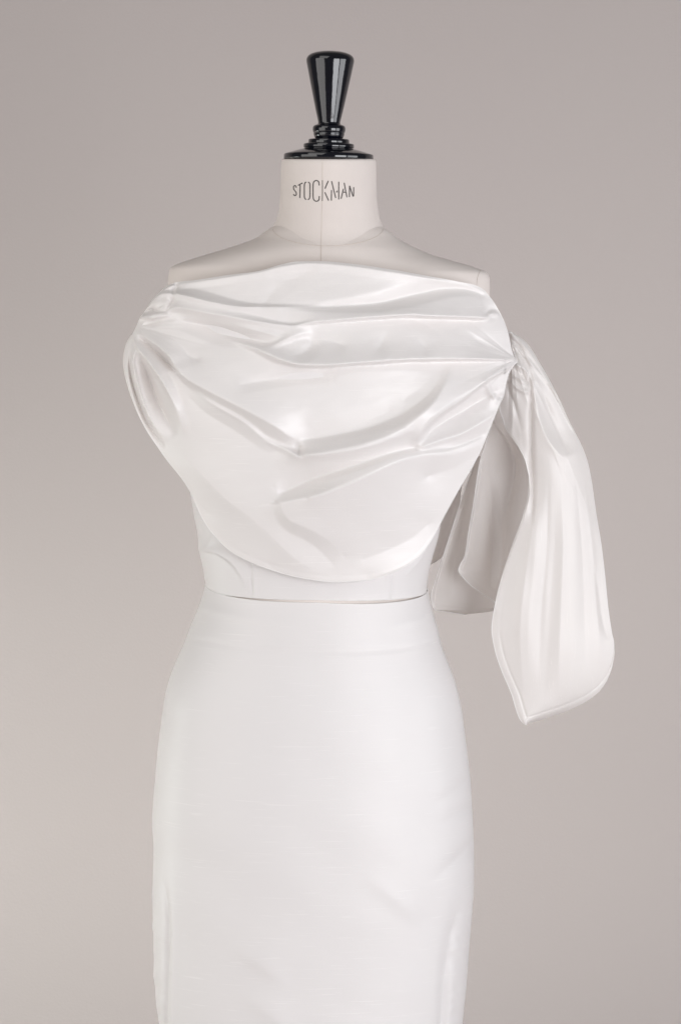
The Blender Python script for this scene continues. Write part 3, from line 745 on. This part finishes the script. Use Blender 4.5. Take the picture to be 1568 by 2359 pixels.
S2L = [(880, 1150), (977, 1132), (1030, 1115), (1066, 1104), (1165, 1089), (1228, 1078), (1280, 1070), (1300, 1059), (1313, 1055), (1328, 1064), (1345, 1080), (1383, 1134), (1396, 1152)]
S2R = [(880, 1225), (1000, 1240), (1200, 1250), (1330, 1230), (1396, 1180)]
def s2_base(X, Y, u): return 18 + 34*np.sin(np.pi*u)**1.0 + 0.03*(Y-880)
S2F = [
    [(1138, 975, 6, 3, 12), (1160, 1004, 8, 3, 12), (1176, 1034, 9, 3, 12), (1184, 1062, 9, 3, 12), (1184, 1092, 8, 3, 12), (1174, 1140, 6, 4, 12), (1160, 1200, 0, 6, 12)][::-1],
    [(1110, 1066, 6, 6, 8), (1094, 1165, 8, 6, 9), (1083, 1228, 9, 6, 10), (1076, 1275, 8, 6, 10), (1066, 1308, 5, 6, 10)][::-1],
    [(1125, 1050, 0, 14, 12), (1130, 1150, -12, 14, 14), (1130, 1260, -14, 14, 16), (1128, 1350, -6, 14, 14)],
    [(1150, 1150, 0, 14, 14), (1155, 1250, 7, 14, 16), (1150, 1340, 4, 14, 16)],
]
def s2_hem(X, Y, u, xl, xr):
    e = np.where(Y > 1290, (X-xl)*0.75, 99)
    return 0.8*np.exp(-((e-4)/6.0)**2) - 0.5*np.exp(-((e-15)/3.0)**2)
sheet('sleeve_inside', S2L, S2R, 880, 1396, 240, 90, s2_base, S2F, SILK_V, hem=s2_hem, jitter=1.2, seed=12)

S3L = [(1050, 1100), (1100, 1080), (1161, 1058.6), (1277, 1021), (1347, 999), (1372, 992), (1390, 994), (1404, 1001), (1409, 1028), (1414.5, 1068)]
S3R = [(1050, 1180), (1300, 1185), (1398, 1172), (1407, 1136), (1412, 1100), (1414.5, 1072)]
def s3_base(X, Y, u): return 74 + 26*np.sin(np.pi*u) + 0.02*(Y-1050)
S3F = [[(1062, 1175, 4, 5, 8), (1027, 1277, 5, 6, 9), (1006, 1347, 6, 7, 10), (1000, 1392, 3, 7, 8)][::-1],
       [(1060, 1200, 0, 14, 14), (1046, 1300, -7, 14, 14), (1035, 1380, 0, 12, 12)]]
def s3_hem(X, Y, u, xl, xr):
    bot = pchip([(1001, 1405), (1028, 1409), (1070, 1414.5), (1100, 1412), (1136, 1407), (1172, 1398)], X)
    e = bot - Y
    return 0.8*np.exp(-((e-5)/6.0)**2) - 0.5*np.exp(-((e-16)/3.0)**2)
sheet('sleeve_back', S3L, S3R, 1050, 1414.5, 220, 90, s3_base, S3F, SILK_V, hem=s3_hem, jitter=1.0, seed=13)

S4L = [(1060, 1030), (1200, 985), (1290, 975), (1301, 984)]
S4R = [(1060, 1072), (1135, 1060), (1178, 1055), (1224, 1044), (1255, 1031.6), (1280, 1019), (1294, 1002), (1301, 988)]
sheet('sleeve_tail', S4L, S4R, 1060, 1301, 120, 50, lambda X, Y, u: 120 + 14*np.sin(np.pi*u) + 0*X,
      [[(1056, 1140, 4, 5, 4), (1050, 1180, 4, 5, 4), (1039, 1224, 4, 5, 4), (1026, 1255, 4, 5, 4), (1010, 1282, 3, 5, 4)]], SILK_V, jitter=0.8, seed=14)

# narrow back loop showing at the far left of the drape
S5L = [(764, 313), (773, 301), (797, 289), (831, 283.5), (858, 286.5), (885, 293), (936, 310.5), (970, 326), (1000, 343)]
S5R = [(764, 322), (800, 330), (900, 345), (1000, 380)]
sheet('side_loop', S5L, S5R, 764, 1000, 140, 36, lambda X, Y, u: 22 - 16*np.sin(np.pi*np.clip(u, 0, 1)) + 0*X,
      [[(304, 785, 2, 4, 3), (296, 830, 4, 5, 3), (300, 890, 3, 5, 3), (315, 940, 0, 5, 3)][::-1]], SILK_V, jitter=0.5, seed=15)

# small turned-back tab of cloth on top of the knot
tt_ = np.linspace(0, 1, 14)
tp = P(1166 + 15*tt_, 771 - 4*np.sin(tt_*2.6), -66 - 0*tt_)
tab = tube('gather_tab', tp, 0.0006 + 0.0012*np.sin(np.pi*np.clip(tt_, 0.02, 0.98)), SILK_TRIM, seg=10); keep_parent(tab, top)

tag(form, 'cream canvas dress form with lettered neck and black turned knob on top', 'dress form')
tag(top, 'ivory silk off-shoulder draped top with one flowing sleeve on the right', 'top')

# ------------------------------------------------------------------ render
scene.render.engine = 'CYCLES'
scene.render.resolution_x = 680
scene.render.resolution_y = 1024
scene.cycles.max_bounces = 8
scene.cycles.diffuse_bounces = 5
